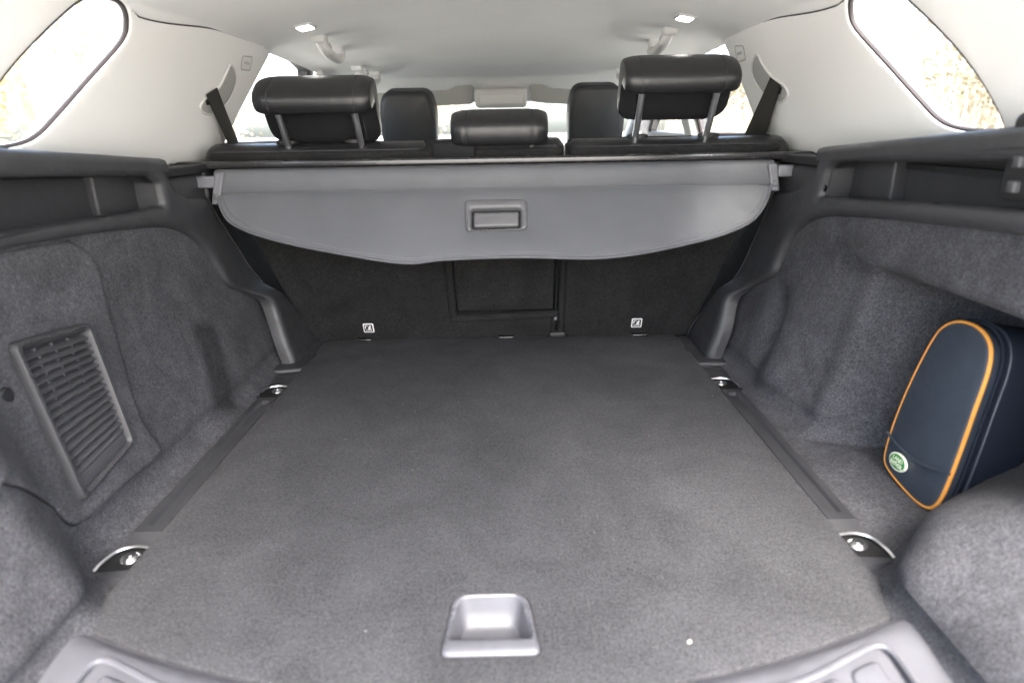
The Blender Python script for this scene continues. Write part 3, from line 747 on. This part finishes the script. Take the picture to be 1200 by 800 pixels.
add('crease', tube([FP + Vector((x, -.003, .0015)) for x in (fo[0][0] + .01, fo[-1][0] - .01)], .0012, 6), 'coverplastic', flap)
hin = rnd([onflap(*q) for q in ((553, 247), (610, 246), (610, 268), (553, 269))], .006)
hb_ = add('handle', patch(rnd([onflap(*q) for q in ((544, 235), (618, 234), (619, 271), (545, 273))], .014), flap_surf, .010, .008, .010, holes=[hin], skirt=.02), 'coverplastic', cv, label='rectangular grey pull handle in the cover flap')
add('handle_recess', patch(hin, flap_surf, -.006, 0, .02, skirt=0), 'near_black', hb_, smooth=0)
gp = [onflap(*q) for q in ((555, 250), (608, 249), (608, 266), (555, 267))]
add('grip', patch(rnd(gp, .005), flap_surf, .006, .004, .010, skirt=.012), 'coverplastic', hb_)
for s, (ca, pb) in ((-1, ((255, 203, 240), (226, 250, 214))), (1, ((907, 192, 224), (935, 912, 200)))):
    x = px_x(ca[0], (ca[1] + ca[2]) / 2, 1.45); za, zc = ony(ca[0], ca[1], 1.45).z, ony(ca[0], ca[2], 1.45).z
    g_ = frame(Vector((x, 1.447, (za + zc) / 2)), Vector((1, 0, 0)), Vector((0, 0, 1)), Vector((0, -1, 0)))
    h2 = (za - zc) / 2; sl = -s * .008
    add('end_clip', xf(slab(rnd([(-.011 - sl, -h2), (.008 - sl, -h2), (.012 + sl, h2), (-.009 + sl, h2)], .005), Matrix.Identity(4), .03, .004), g_), 'clip', cv)
    add('clip_button', rbox(x - .006 - sl * .4, x + .006 - sl * .4, 1.443, 1.449, zc + .012, zc + .024, .002), 'coverplastic', cv)
    xa, xe = px_x(pb[0], pb[2], 1.455), px_x(pb[1], pb[2], 1.455); zz = ony(pb[0], pb[2], 1.455).z
    add('end_pin', rbox(min(xa, xe) - .002, max(xa, xe) + .012, 1.449, 1.476, zz - .013, zz + .013, .005), 'clip', cv)

# ---------------- pillar trims, quarter windows, belts
WIN = [(.905, .556), (.968, .645), (1.068, .735), (1.125, .772), (1.19, .782), (1.228, .775), (1.247, .752), (1.240, .720), (1.165, .655), (1.088, .592), (1.045, .562), (1.0, .550), (.94, .547)]
WINs = [(a.x, a.y) for a in cr([(a, b, 0) for a, b in WIN], 4, True)]
def seamz(y): return .797 - .031 * sst(1.20, 1.265, y) + .022 * sst(1.28, 1.62, y)
def pillar(s):
    t = thing('pillar_trim', 'pale grey rear pillar trim framing the quarter window ' + ('above the vent grille' if s < 0 else 'above the tool bag'), 'pillar trim', (s * .7, 1.3, .52), 'rear pillar trims')
    fe = [onpil(*q, s) for q in (((262, 166), (275, 138), (296, 98), (318, 57)) if s < 0 else ((895, 160), (882, 127), (866, 86), (848, 46)))]
    outl = [(y, zbelt(y) - .008) for y in lin(.50, 1.40, 10)] + [(1.46, .50), (fe[0][0] - .03, .50)] + fe + [(fe[-1][0], seamz(1.9))] + [(y, seamz(y)) for y in lin(fe[-1][0] - .05, .55, 40)] + [(.50, .76)]
    add('panel', patch(outl, pil_surf(s), .006, .006, .03, holes=[WINs], skirt=.02), 'pillar', t, smooth=60)
    add('edge_gap', tube([pil_surf(s)(y, seamz(y) - .0005, .0035) for y in lin(1.25, fe[-1][0] - .005, 30)], .0016, 6), 'rubber', t)
    gpx = [(267, 76), (273, 88), (271, 104), (262, 122), (246, 133), (236, 133), (231, 126), (236, 117), (252, 104), (261, 88)] if s < 0 else \
          [(891, 64), (885, 76), (887, 92), (897, 108), (912, 119), (921, 119), (927, 110), (922, 100), (908, 90), (897, 75)]
    G = [onpil(*q, s) for q in gpx]; Gs = [(a.x, a.y) for a in cr([(a, b, 0) for a, b in G], 4, True)]
    ps = pil_surf(s)
    gd = add('belt_guide', patch(Gs, ps, .0085, .004, .012, skirt=.002), 'visor', t)
    add('guide_lip', tube([ps(a, b, .0075) for a, b in Gs], .0028, 8, True), 'pillarpl', gd)
    spx = [(236, 118), (247, 106), (244, 121), (238, 124)] if s < 0 else [(909, 93), (921, 103), (919, 111), (911, 104)]
    add('slot', patch(rnd([onpil(*q, s) for q in spx], .004), ps, .0112, 0, .02, skirt=.001), 'near_black', gd, smooth=0)
    bx = [(281, 66), (293, 67), (290, 83), (279, 82)] if s < 0 else [(864, 54), (874, 54), (877, 70), (867, 73)]
    b = rnd([onpil(*q, s) for q in bx], .008)
    bd = add('airbag_badge', patch(b, ps, .0075, .002, .012, skirt=.001), 'pillarpl', t)
    add('badge_rim', tube([ps(a, b_, .0066) for a, b_ in b], .0014, 6, True), 'visor', bd)
    cy, cz = np.mean([q[0] for q in b]), np.mean([q[1] for q in b])
    Nn = Vector((-s, 0, -.35)).normalized(); Ax = Vector((0, -s, 0)); Bx = Nn.cross(Ax)
    Ax = Vector((0, 1, 0)) if s < 0 else Vector((0, -1, 0)); Bx = Nn.cross(Ax)
    text('AIRBAG', .011, frame(ps(cy, cz, .0085), Ax, Bx, Nn), 'badge_lettering', 'visor', bd)
    qw = thing('quarter_window', 'slanted rear quarter window with dark rubber edge ' + ('above the vent grille' if s < 0 else 'above the tool bag'), 'window', (s * .7, 1.08, .55), 'rear quarter windows')
    add('pane', patch(WINs, ps, -.016, 0, .06, skirt=0), 'glass', qw, smooth=60)
    add('seal', tube([ps(a, b_, -.002) for a, b_ in WINs], .0048, 8, True), 'rubber', qw)
    sb = [(236, 111), (248, 103), (269, 168), (251, 168)] if s < 0 else [(909, 91), (921, 100), (907, 162), (886, 162)]
    Q = [onpil(*q, s) for q in sb]
    def strap(a, c):
        y = (1 - c) * ((1 - a) * Q[0][0] + a * Q[1][0]) + c * ((1 - a) * Q[3][0] + a * Q[2][0])
        z = (1 - c) * ((1 - a) * Q[0][1] + a * Q[1][1]) + c * ((1 - a) * Q[3][1] + a * Q[2][1])
        return ps(y, z, .0115 + .018 * c + .006 * math.sin(a * math.pi) * c - .012 * (a - .5) * c)
    V, F = grid(strap, lin(0, 1, 9), lin(0, 1.25, 14))
    V2 = [v + Vector((-s * .0022, 0, 0)) for v in V]; k = len(V)
    belt = thing('seat_belt', 'dark webbing seat belt running from the ' + ('left' if s < 0 else 'right') + ' rear pillar guide', 'seat belt', (s * .67, 1.62, .55))
    belt['label'] = 'dark webbing seat belt beside the ' + ('wide' if s < 0 else 'narrow') + ' rear seat section'
    add('webbing', join((V, F), (V2, F)), 'belt', belt, smooth=50)
    add('webbing_edge', tube([strap(0, c) for c in lin(0, 1.25, 10)], .0016, 6), 'belt', belt)
for s in (-1, 1): pillar(s)

# ---------------- doors and windscreen ahead of the rear seats
for s in (-1, 1):
    outl = [(1.76, .46), (3.55, .46), (3.50, .52), (3.0, .745), (2.9, .77), (2.4, .80), (1.76, .80), (1.55, .50)]
    rw = rnd([(1.62, .535), (1.82, .790), (1.97, .790), (2.22, .784), (2.34, .766), (2.37, .70), (2.37, .535)], .02)
    fw_ = rnd([(2.52, .535), (2.52, .735), (2.80, .715), (3.25, .545)], .02)
    ps = pil_surf(s)
    psb = lambda y, z, o: ps(y, z, o - .014)
    d = struct(add('door_surround', patch(outl, psb, .010, .012, .05, holes=[rw, fw_], skirt=.03), 'trim', smooth=60), 'dark door frames beside the rear seats')
    add('pillar_cover', patch(rnd([(2.39, .50), (2.50, .50), (2.50, .76), (2.39, .775)], .01), ps, .025, .015, .03, skirt=.02), 'pillar', d)
    add('frame_seal', tube([ps(a, b, -.010) for a, b in rw], .008, 8, True), 'rubber', d)
    for hh, yc, lab in ((rw, 2.1, 'rear door window beside the ' + ('wide' if s < 0 else 'narrow') + ' rear seat section'), (fw_, 2.85, 'front door window beside the front seat ' + ('ahead of the wide rear seat section' if s < 0 else 'ahead of the narrow rear seat section'))):
        q = thing('door_window', lab, 'window', (s * .7, yc, .53))
        add('pane', patch(hh, ps, -.012, 0, .08, skirt=0), 'glass', q, smooth=60)
    add('door_panel', rbox(min(s * .70, s * .76), max(s * .70, s * .76), 1.76, 3.6, -.38, .515, .015), 'visor', d)
ws_ = lambda x, k: Vector((x, 2.98 + .88 * k - .06 * (x / .6) ** 2, zr(min(abs(x), .6), 2.9) - .06 - .40 * k))
wsc = thing('windscreen', 'windscreen glass seen between the front headrests', 'window', (0, 3.8, .3))
add('pane', grid(ws_, lin(-.66, .66, 15), lin(0, 1, 6)), 'glass', wsc, smooth=60)
for s in (-1, 1):
    add('edge_trim', tube([ws_(s * .64, k) for k in lin(-.02, 1, 6)], .03, 10), 'pillarpl', wsc)
struct(add('dashboard', rbox(-.70, .70, 3.45, 3.9, -.1, .30, .05, 5), 'trimblack'), 'dark dashboard beneath the windscreen')

# ---------------- front seats
for s, (u0, u1, v0, v1) in ((-1, (444, 511, 107, 168)), (1, (666, 733, 100, 168))):
    y = 2.36; a = ony(u0, (v0 + v1) / 2, y); b = ony(u1, (v0 + v1) / 2, y); tz = ony((u0 + u1) / 2, v0, y).z; cx = (a.x + b.x) / 2; hw = (b.x - a.x) / 2
    t = thing('front_seat', 'black leather front seat with upright headrest seen ' + ('past the wide rear seat section' if s < 0 else 'past the narrow rear seat section'), 'seat', (cx, 2.5, -.2), 'front seats')
    P = rnd([(-hw * .93, -.14), (hw * .93, -.14), (hw, .07), (hw * .80, tz - .56), (-hw * .80, tz - .56), (-hw, .07)], [.02, .02, .08, .035, .035, .08], 6)
    P = [tuple(q) for q in P]
    T_ = R(10)
    fr = frame(Vector((cx, y, .56)), Vector((1, 0, 0)), Vector((0, -math.sin(T_), math.cos(T_))), Vector((0, -math.cos(T_), -math.sin(T_))))
    add('headrest', slab(P, fr, .12, .022, 5, bulge=.008), 'leatherf', t, smooth=80)
    add('seam', tube([fr @ Vector((q[0] * .93, q[1] * .95, -.001)) for q in P if q[1] > -.10], .0012, 5), 'stitch', t)
    add('backrest', rbox(cx - .24, cx + .24, 2.34, 2.50, -.25, .44, .05, 5), 'leatherf', t)

# ---------------- roof fittings
for s, c in ((-1, (357, 31)), (1, (803, 20))):
    p_ = onroof(*c); n = Vector((-(zr(p_.x + .01, p_.y) - zr(p_.x - .01, p_.y)) / .02, -(zr(p_.x, p_.y + .01) - zr(p_.x, p_.y - .01)) / .02, 1)).normalized() * -1
    A = Vector((1, 0, 0)); A = (A - n * A.dot(n)).normalized(); B = n.cross(A)
    t = thing('roof_lamp', 'small lit reading lamp in the roof lining above the ' + ('wide' if s < 0 else 'narrow') + ' rear seat section', 'lamp', p_)
    fr = frame(p_ + n * .005, A, B, n)
    add('bezel', slab(rnd([(-.024, -.034), (.024, -.034), (.024, .034), (-.024, .034)], .010), fr, .02, .004), 'pillarpl', t)
    fr2 = frame(p_ + n * .0062, A, B, n)
    add('diffuser', slab(rnd([(-.017, -.027), (.017, -.027), (.017, .027), (-.017, .027)], .006), fr2, .006, .0012), 'lamp', t)
for k, (a, b, r_, lab) in enumerate((((364, 38), (396, 58), 1.0, 'pale grab handle above the wide rear seat section'), ((794, 28), (767, 50), 1.0, 'pale grab handle above the narrow rear seat section'),
                                     ((-.50, 2.42), (-.465, 2.60), .9, 'pale grab handle above the front seat past the wide rear section'), ((.50, 2.42), (.465, 2.60), .9, 'pale grab handle above the front seat past the narrow rear section'))):
    A, B = (onroof(*a), onroof(*b)) if k < 2 else (Vector((*a, zr(*a))), Vector((*b, zr(*b))))
    if (B - A).length > .20: A = B + (A - B).normalized() * .20
    if (B - A).length < .12: B = A + (B - A).normalized() * .12
    dn = Vector((-math.copysign(.35, A.x), 0, -.93)); d = (B - A)
    t = thing('grab_handle', lab, 'grab handle', (A + B) / 2)
    path = cr([A + dn * -.004, A + d * .05 + dn * .014, A + d * .16 + dn * .036, A + d * .5 + dn * .044, A + d * .84 + dn * .036, A + d * .95 + dn * .014, B + dn * -.004], 6)
    add('grip', tube(path, .0155 * r_, 10, nrm=dn, flat=.75), 'pillarpl', t, smooth=60)
    for E_ in (A + d * .06, B - d * .06):
        add('mount', rbox(-.020, .020, -.022, .022, -.014, .010, .007, 3, at=E_ + dn * .002), 'pillarpl', t)
    add('hook', tube(cr([A + d * .5 + dn * .0, A + d * .5 + dn * .012, A + d * .46 + dn * .018], 4), .005, 8), 'visor', t)
for s, px, lab in ((-1, [(512, 107), (524, 106), (535, 101), (552, 100), (555, 103), (555, 120), (552, 122), (512, 125)], 'pale sun visor folded against the windscreen header ahead of the wide rear section'),
                   (1, [(620, 101), (622, 99), (636, 99), (645, 103), (700, 108), (704, 124), (640, 121), (622, 119)], 'pale sun visor carrying a small printed warning label')):
    t = thing('sun_visor', lab, 'sun visor', (s * .3, 2.9, .70))
    P = [ony(*q, 2.86) for q in px]; P = [(q.x, q.z) for q in P]
    if s < 0: P = [(-.52, P[0][1] - .004)] + P[1:-1] + [(-.52, P[-1][1] - .006)]
    P = resample(rnd(P, .008), .02)
    fr = frame(Vector((0, 2.86, 0)), Vector((1, 0, 0)), Vector((0, 0, 1)), Vector((0, -1, 0)))
    sh = Matrix.Identity(4)
    V, F = slab(P, fr, .016, .004); add('panel', (V, F), 'visor', t)
    if s > 0:
        q0, q1 = ony(673, 112, 2.858), ony(685, 118, 2.858)
        wl = add('warning_label', rbox(q0.x, q1.x, 2.857, 2.859, q1.z, q0.z, .0004, 1), 'white', t)
        add('label_print', rbox(q0.x + .004, q0.x + .018, 2.8562, 2.8572, q1.z + .003, q0.z - .010, 0), 'redprint', wl)
        add('label_print', rbox(q0.x + .022, q1.x - .003, 2.8562, 2.8572, q1.z + .005, q0.z - .006, 0), 'ink', wl)
oc = thing('overhead_console', 'pale roof console between the two sun visors', 'console', (0, 2.8, .72))
q0, q1 = ony(562, 110, 2.80), ony(612, 122, 2.80)
add('housing', rbox(q0.x - .02, q1.x + .02, 2.80, 2.98, q1.z - .01, q0.z + .02, .012, 4), 'pillarpl', oc)
add('lid', rbox(q0.x, q1.x, 2.796, 2.81, q1.z, q0.z - .002, .006, 3), 'pillar', oc)

# ---------------- tool bag in the right-hand hollow
bag = thing('tool_bag', 'navy zipped tool bag with orange piping and a green oval badge', 'bag', (.72, .89, FZ))
TL = R(10); BN = Vector((-math.cos(TL), 0, math.sin(TL))); BB = Vector((math.sin(TL), 0, math.cos(TL))); BA = Vector((0, -1, 0)); BP = Vector((.664, .90, FZ))
def onbag(u, v, off=0.): p_ = onpl(u, v, BP + BN * off, BN); return ((p_ - BP).dot(BA), (p_ - BP).dot(BB))
bpx = [(1035, 538), (1039, 517), (1048, 490), (1060, 460), (1075, 428), (1090, 400), (1103, 383), (1120, 376), (1139, 380), (1153, 392), (1159, 410), (1155, 437), (1141, 477), (1126, 520), (1111, 560), (1099, 586), (1088, 595), (1074, 589), (1055, 570), (1040, 551)]
bo = [onbag(*q) for q in bpx]; bo = [(a.x, a.y) for a in cr([(a, b, 0) for a, b in bo], 4, True)]
bf = frame(BP, BA, BB, BN)
add('front_panel', slab(bo, bf, .022, .007, 4, bulge=.004), 'navy', bag, smooth=60)
cxy = np.mean(bo, axis=0)
sc = lambda k: [tuple(cxy + (np.array(q) - cxy) * k) for q in bo]
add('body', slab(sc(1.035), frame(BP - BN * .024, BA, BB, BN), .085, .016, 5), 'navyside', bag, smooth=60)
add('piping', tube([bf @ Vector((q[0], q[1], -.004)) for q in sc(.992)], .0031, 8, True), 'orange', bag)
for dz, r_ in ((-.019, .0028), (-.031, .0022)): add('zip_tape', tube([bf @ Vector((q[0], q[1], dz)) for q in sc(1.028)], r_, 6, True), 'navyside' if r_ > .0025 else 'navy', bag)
seam = cr([(*onbag(1042, 506), 0), (*onbag(1060, 527), 0), (*onbag(1085, 545), 0), (*onbag(1116, 556), 0)], 6)
add('pocket_edge', tube([bf @ Vector((q.x, q.y, .0045)) for q in seam], .0022, 6), 'navy', bag)
q = onbag(1042, 512); add('zip_pull', tube([bf @ Vector((q[0] - .010, q[1] + .012, -.018)), bf @ Vector((q[0] - .012, q[1] - .006, -.012))], .0026, 6), 'chrome', bag)
ec = onbag(1056, 541.5)
el = lambda a, b, n=28: [(ec[0] + a * math.cos(2 * math.pi * k / n), ec[1] + b * math.sin(2 * math.pi * k / n)) for k in range(n)]
up_ = lambda h: frame(BP + BN * h, BA, BB, BN)
bd = add('oval_badge', slab(el(.0225, .0145), up_(.0068), .004, .001, 2), 'cream', bag, label='green oval badge with pale lettering')
add('badge_field', slab(el(.0198, .0118), up_(.0073), .002, .0004, 2), 'green', bd)
tf = lambda dy: frame(BP + BA * ec[0] + BB * (ec[1] + dy) + BN * .0074, BA, BB, BN)
text('LAND', .0098, tf(.0042), 'badge_lettering', 'cream', bd); text('ROVER', .0098, tf(-.0048), 'badge_lettering', 'cream', bd)
add('badge_mark', xf(rbox(-.0085, .0085, -.0005, .0005, 0, .0003, 0), tf(-.0003) @ Matrix.Rotation(.5, 4, 'Z')), 'cream', bd, smooth=0)

# ---------------- outside
def ground_mat():
    mt, t, p, co = base_mat('dry_grass_ground'); n = noise(t, co, .6, 6, .7); r_ = t.nodes.new('ShaderNodeValToRGB')
    r_.color_ramp.elements[0].position = .3; r_.color_ramp.elements[0].color = (.36, .345, .30, 1); r_.color_ramp.elements[1].position = .7; r_.color_ramp.elements[1].color = (.52, .50, .45, 1)
    t.links.new(n, r_.inputs[0]); t.links.new(r_.outputs[0], p.inputs['Base Color']); sock(p, 'Roughness', .95); bump(t, p, noise(t, co, 12, 4), .5, .05); return mt
def leaf_mat(name, c1, c2):
    mt, t, p, co = base_mat(name); oi = noise(t, co, 1.3, 4, .7); mx = t.nodes.new('ShaderNodeMix'); mx.data_type = 'RGBA'
    mx.inputs[6].default_value = (*c1, 1); mx.inputs[7].default_value = (*c2, 1); t.links.new(maprange(t, oi, .35, .65, 0, 1), mx.inputs[0]); t.links.new(mx.outputs[2], p.inputs['Base Color']); sock(p, 'Roughness', .8); return mt
M['ground'] = ground_mat()
M['bark'] = plastic('bark', (.22, .18, .13), .9, 40, .8, .2, wear=.3)
M['leaf_gold'] = leaf_mat('golden_leaves', (.42, .31, .16), (.32, .29, .16)); M['leaf_tan'] = leaf_mat('tan_leaves', (.32, .265, .18), (.25, .21, .145)); M['leaf_green'] = leaf_mat('green_leaves', (.15, .17, .10), (.25, .26, .16))
GZ = -.78
struct(add('ground', grid(lambda x, y: Vector((x, y, GZ)), lin(-250, 250, 3), lin(-250, 250, 3)), 'ground', smooth=0), 'pale dry grass ground around the car')
def tree_mesh(rng, h, rad, leaves, size, low=.28):
    tr = []; V, F = [], []
    pth = [Vector((0, 0, -.1)), Vector((rng.uniform(-.1, .1), rng.uniform(-.1, .1), h * .35)), Vector((rng.uniform(-.2, .2), rng.uniform(-.2, .2), h * .7)), Vector((0, 0, h * .95))]
    tr.append(tube(cr(pth, 4), [.11 * h / 6 * (1 - .85 * i / 12) for i in range(13)], 7))
    cl = []
    for k in range(16):
        a = rng.uniform(0, 6.28); z = h * rng.uniform(low, .92); q = rad * rng.uniform(.45, 1) * math.sin(math.pi * min(1, max(.18, (z / h - low) / (1 - low) * .9 + .1)))
        e = Vector((math.cos(a) * q, math.sin(a) * q, z)); b = Vector((0, 0, z - .25 * h * .4))
        tr.append(tube([b, (b + e) / 2 + Vector((0, 0, .05 * h)), e], [.03 * h / 6, .02 * h / 6, .006], 5)); cl.append((e, rad * rng.uniform(.28, .5)))
    for k in range(leaves):
        c, r_ = rng.choice(cl); d = Vector((rng.gauss(0, .5), rng.gauss(0, .5), rng.gauss(0, .42))) * r_; p_ = c + d
        a = Vector((rng.gauss(0, 1), rng.gauss(0, 1), rng.gauss(0, 1))).normalized(); b = a.orthogonal().normalized(); s_ = size * rng.uniform(.6, 1.3)
        i = len(V); V += [p_ - a * s_, p_ + b * s_ * .5, p_ + a * s_, p_ - b * s_ * .5]; F.append((i, i + 1, i + 2, i + 3))
    return join(*tr), (V, F)
rng = random.Random(11)
kinds = [('autumn_tree', 'leaf_gold', *tree_mesh(rng, 6.5, 2.2, 5200, .08)), ('autumn_tree', 'leaf_tan', *tree_mesh(rng, 7.5, 1.9, 5200, .065, .15)), ('leafy_bush', 'leaf_green', *tree_mesh(rng, 2.6, 1.5, 2600, .08, .12))]
cache = {}
def tree(kind, x, y, sc, rot, label, cat):
    nm, lm, tv, lv = kinds[kind]
    o = thing(nm, label, cat, (x, y, GZ), 'trees outside the car'); o.rotation_euler = (0, 0, rot); o.scale = (sc,) * 3
    for pn, vf, mt in (('trunk', tv, 'bark'), ('crown', lv, lm)):
        if (kind, pn) not in cache:
            q = add(pn, vf, mt, None, smooth=0); cache[(kind, pn)] = q.data
        else:
            q = bpy.data.objects.new(pn, cache[(kind, pn)]); COL.objects.link(q)
        q.parent = o; q.location = (0, 0, 0)
TREES = [(2, -6.2, 6.6, .62, .3, 'green leafy bush outside the quarter window above the vent grille', 'bush'),
         (0, -9.5, 12.0, .9, 1.1, 'golden autumn tree outside the quarter window above the vent grille', 'tree'), (1, -8.0, 18, 1.0, 2.0, 'tan autumn tree outside the door window past the wide seat section', 'tree'),
         (0, -12, 17, 1.1, 2.9, 'tall golden autumn tree standing farther behind the green bush', 'tree'), (1, -3.2, 30, 1.1, .5, 'tan autumn tree seen through the windscreen past the wide seat section', 'tree'),
         (0, 4.0, 32, 1.1, 4.0, 'golden autumn tree seen through the windscreen past the narrow seat section', 'tree'), (1, 8.0, 10.5, .9, 1.9, 'slender tan autumn tree outside the quarter window above the tool bag', 'tree'),
         (1, 10.5, 13.0, 1.05, 5.0, 'bigger tan autumn tree standing behind the slender one beyond the tool bag', 'tree'), (1, 7.5, 19, 1.0, 3.3, 'tan autumn tree outside the door window past the narrow seat section', 'tree'),
         (1, 6.0, 7.6, .62, 4.2, 'small tan tree close outside the quarter window above the tool bag', 'tree'), (0, 13.5, 17.5, 1.3, .7, 'broad golden tree farthest behind the trees beyond the tool bag', 'tree')]
for a in TREES: tree(*a)
# tall dry grass beyond the right-hand windows
V, F = [], []
for k in range(5200):
    x = rng.uniform(4.5, 11); y = rng.uniform(4.5, 20); h = rng.uniform(.9, 2.0); a = rng.uniform(0, 3.14); w_ = .012; dx, dy = rng.gauss(0, .14), rng.gauss(0, .14)
    c, s_ = math.cos(a) * w_, math.sin(a) * w_; i = len(V)
    V += [Vector((x - c, y - s_, GZ)), Vector((x + c, y + s_, GZ)), Vector((x + dx + c * .5, y + dy + s_ * .5, GZ + h)), Vector((x + dx - c * .5, y + dy - s_ * .5, GZ + h))]; F.append((i, i + 1, i + 2, i + 3))
tag(add('tall_grass', (V, F), 'leaf_tan', smooth=0), 'tall dry straw grass outside the windows above the tool bag', 'grass', kind='stuff')
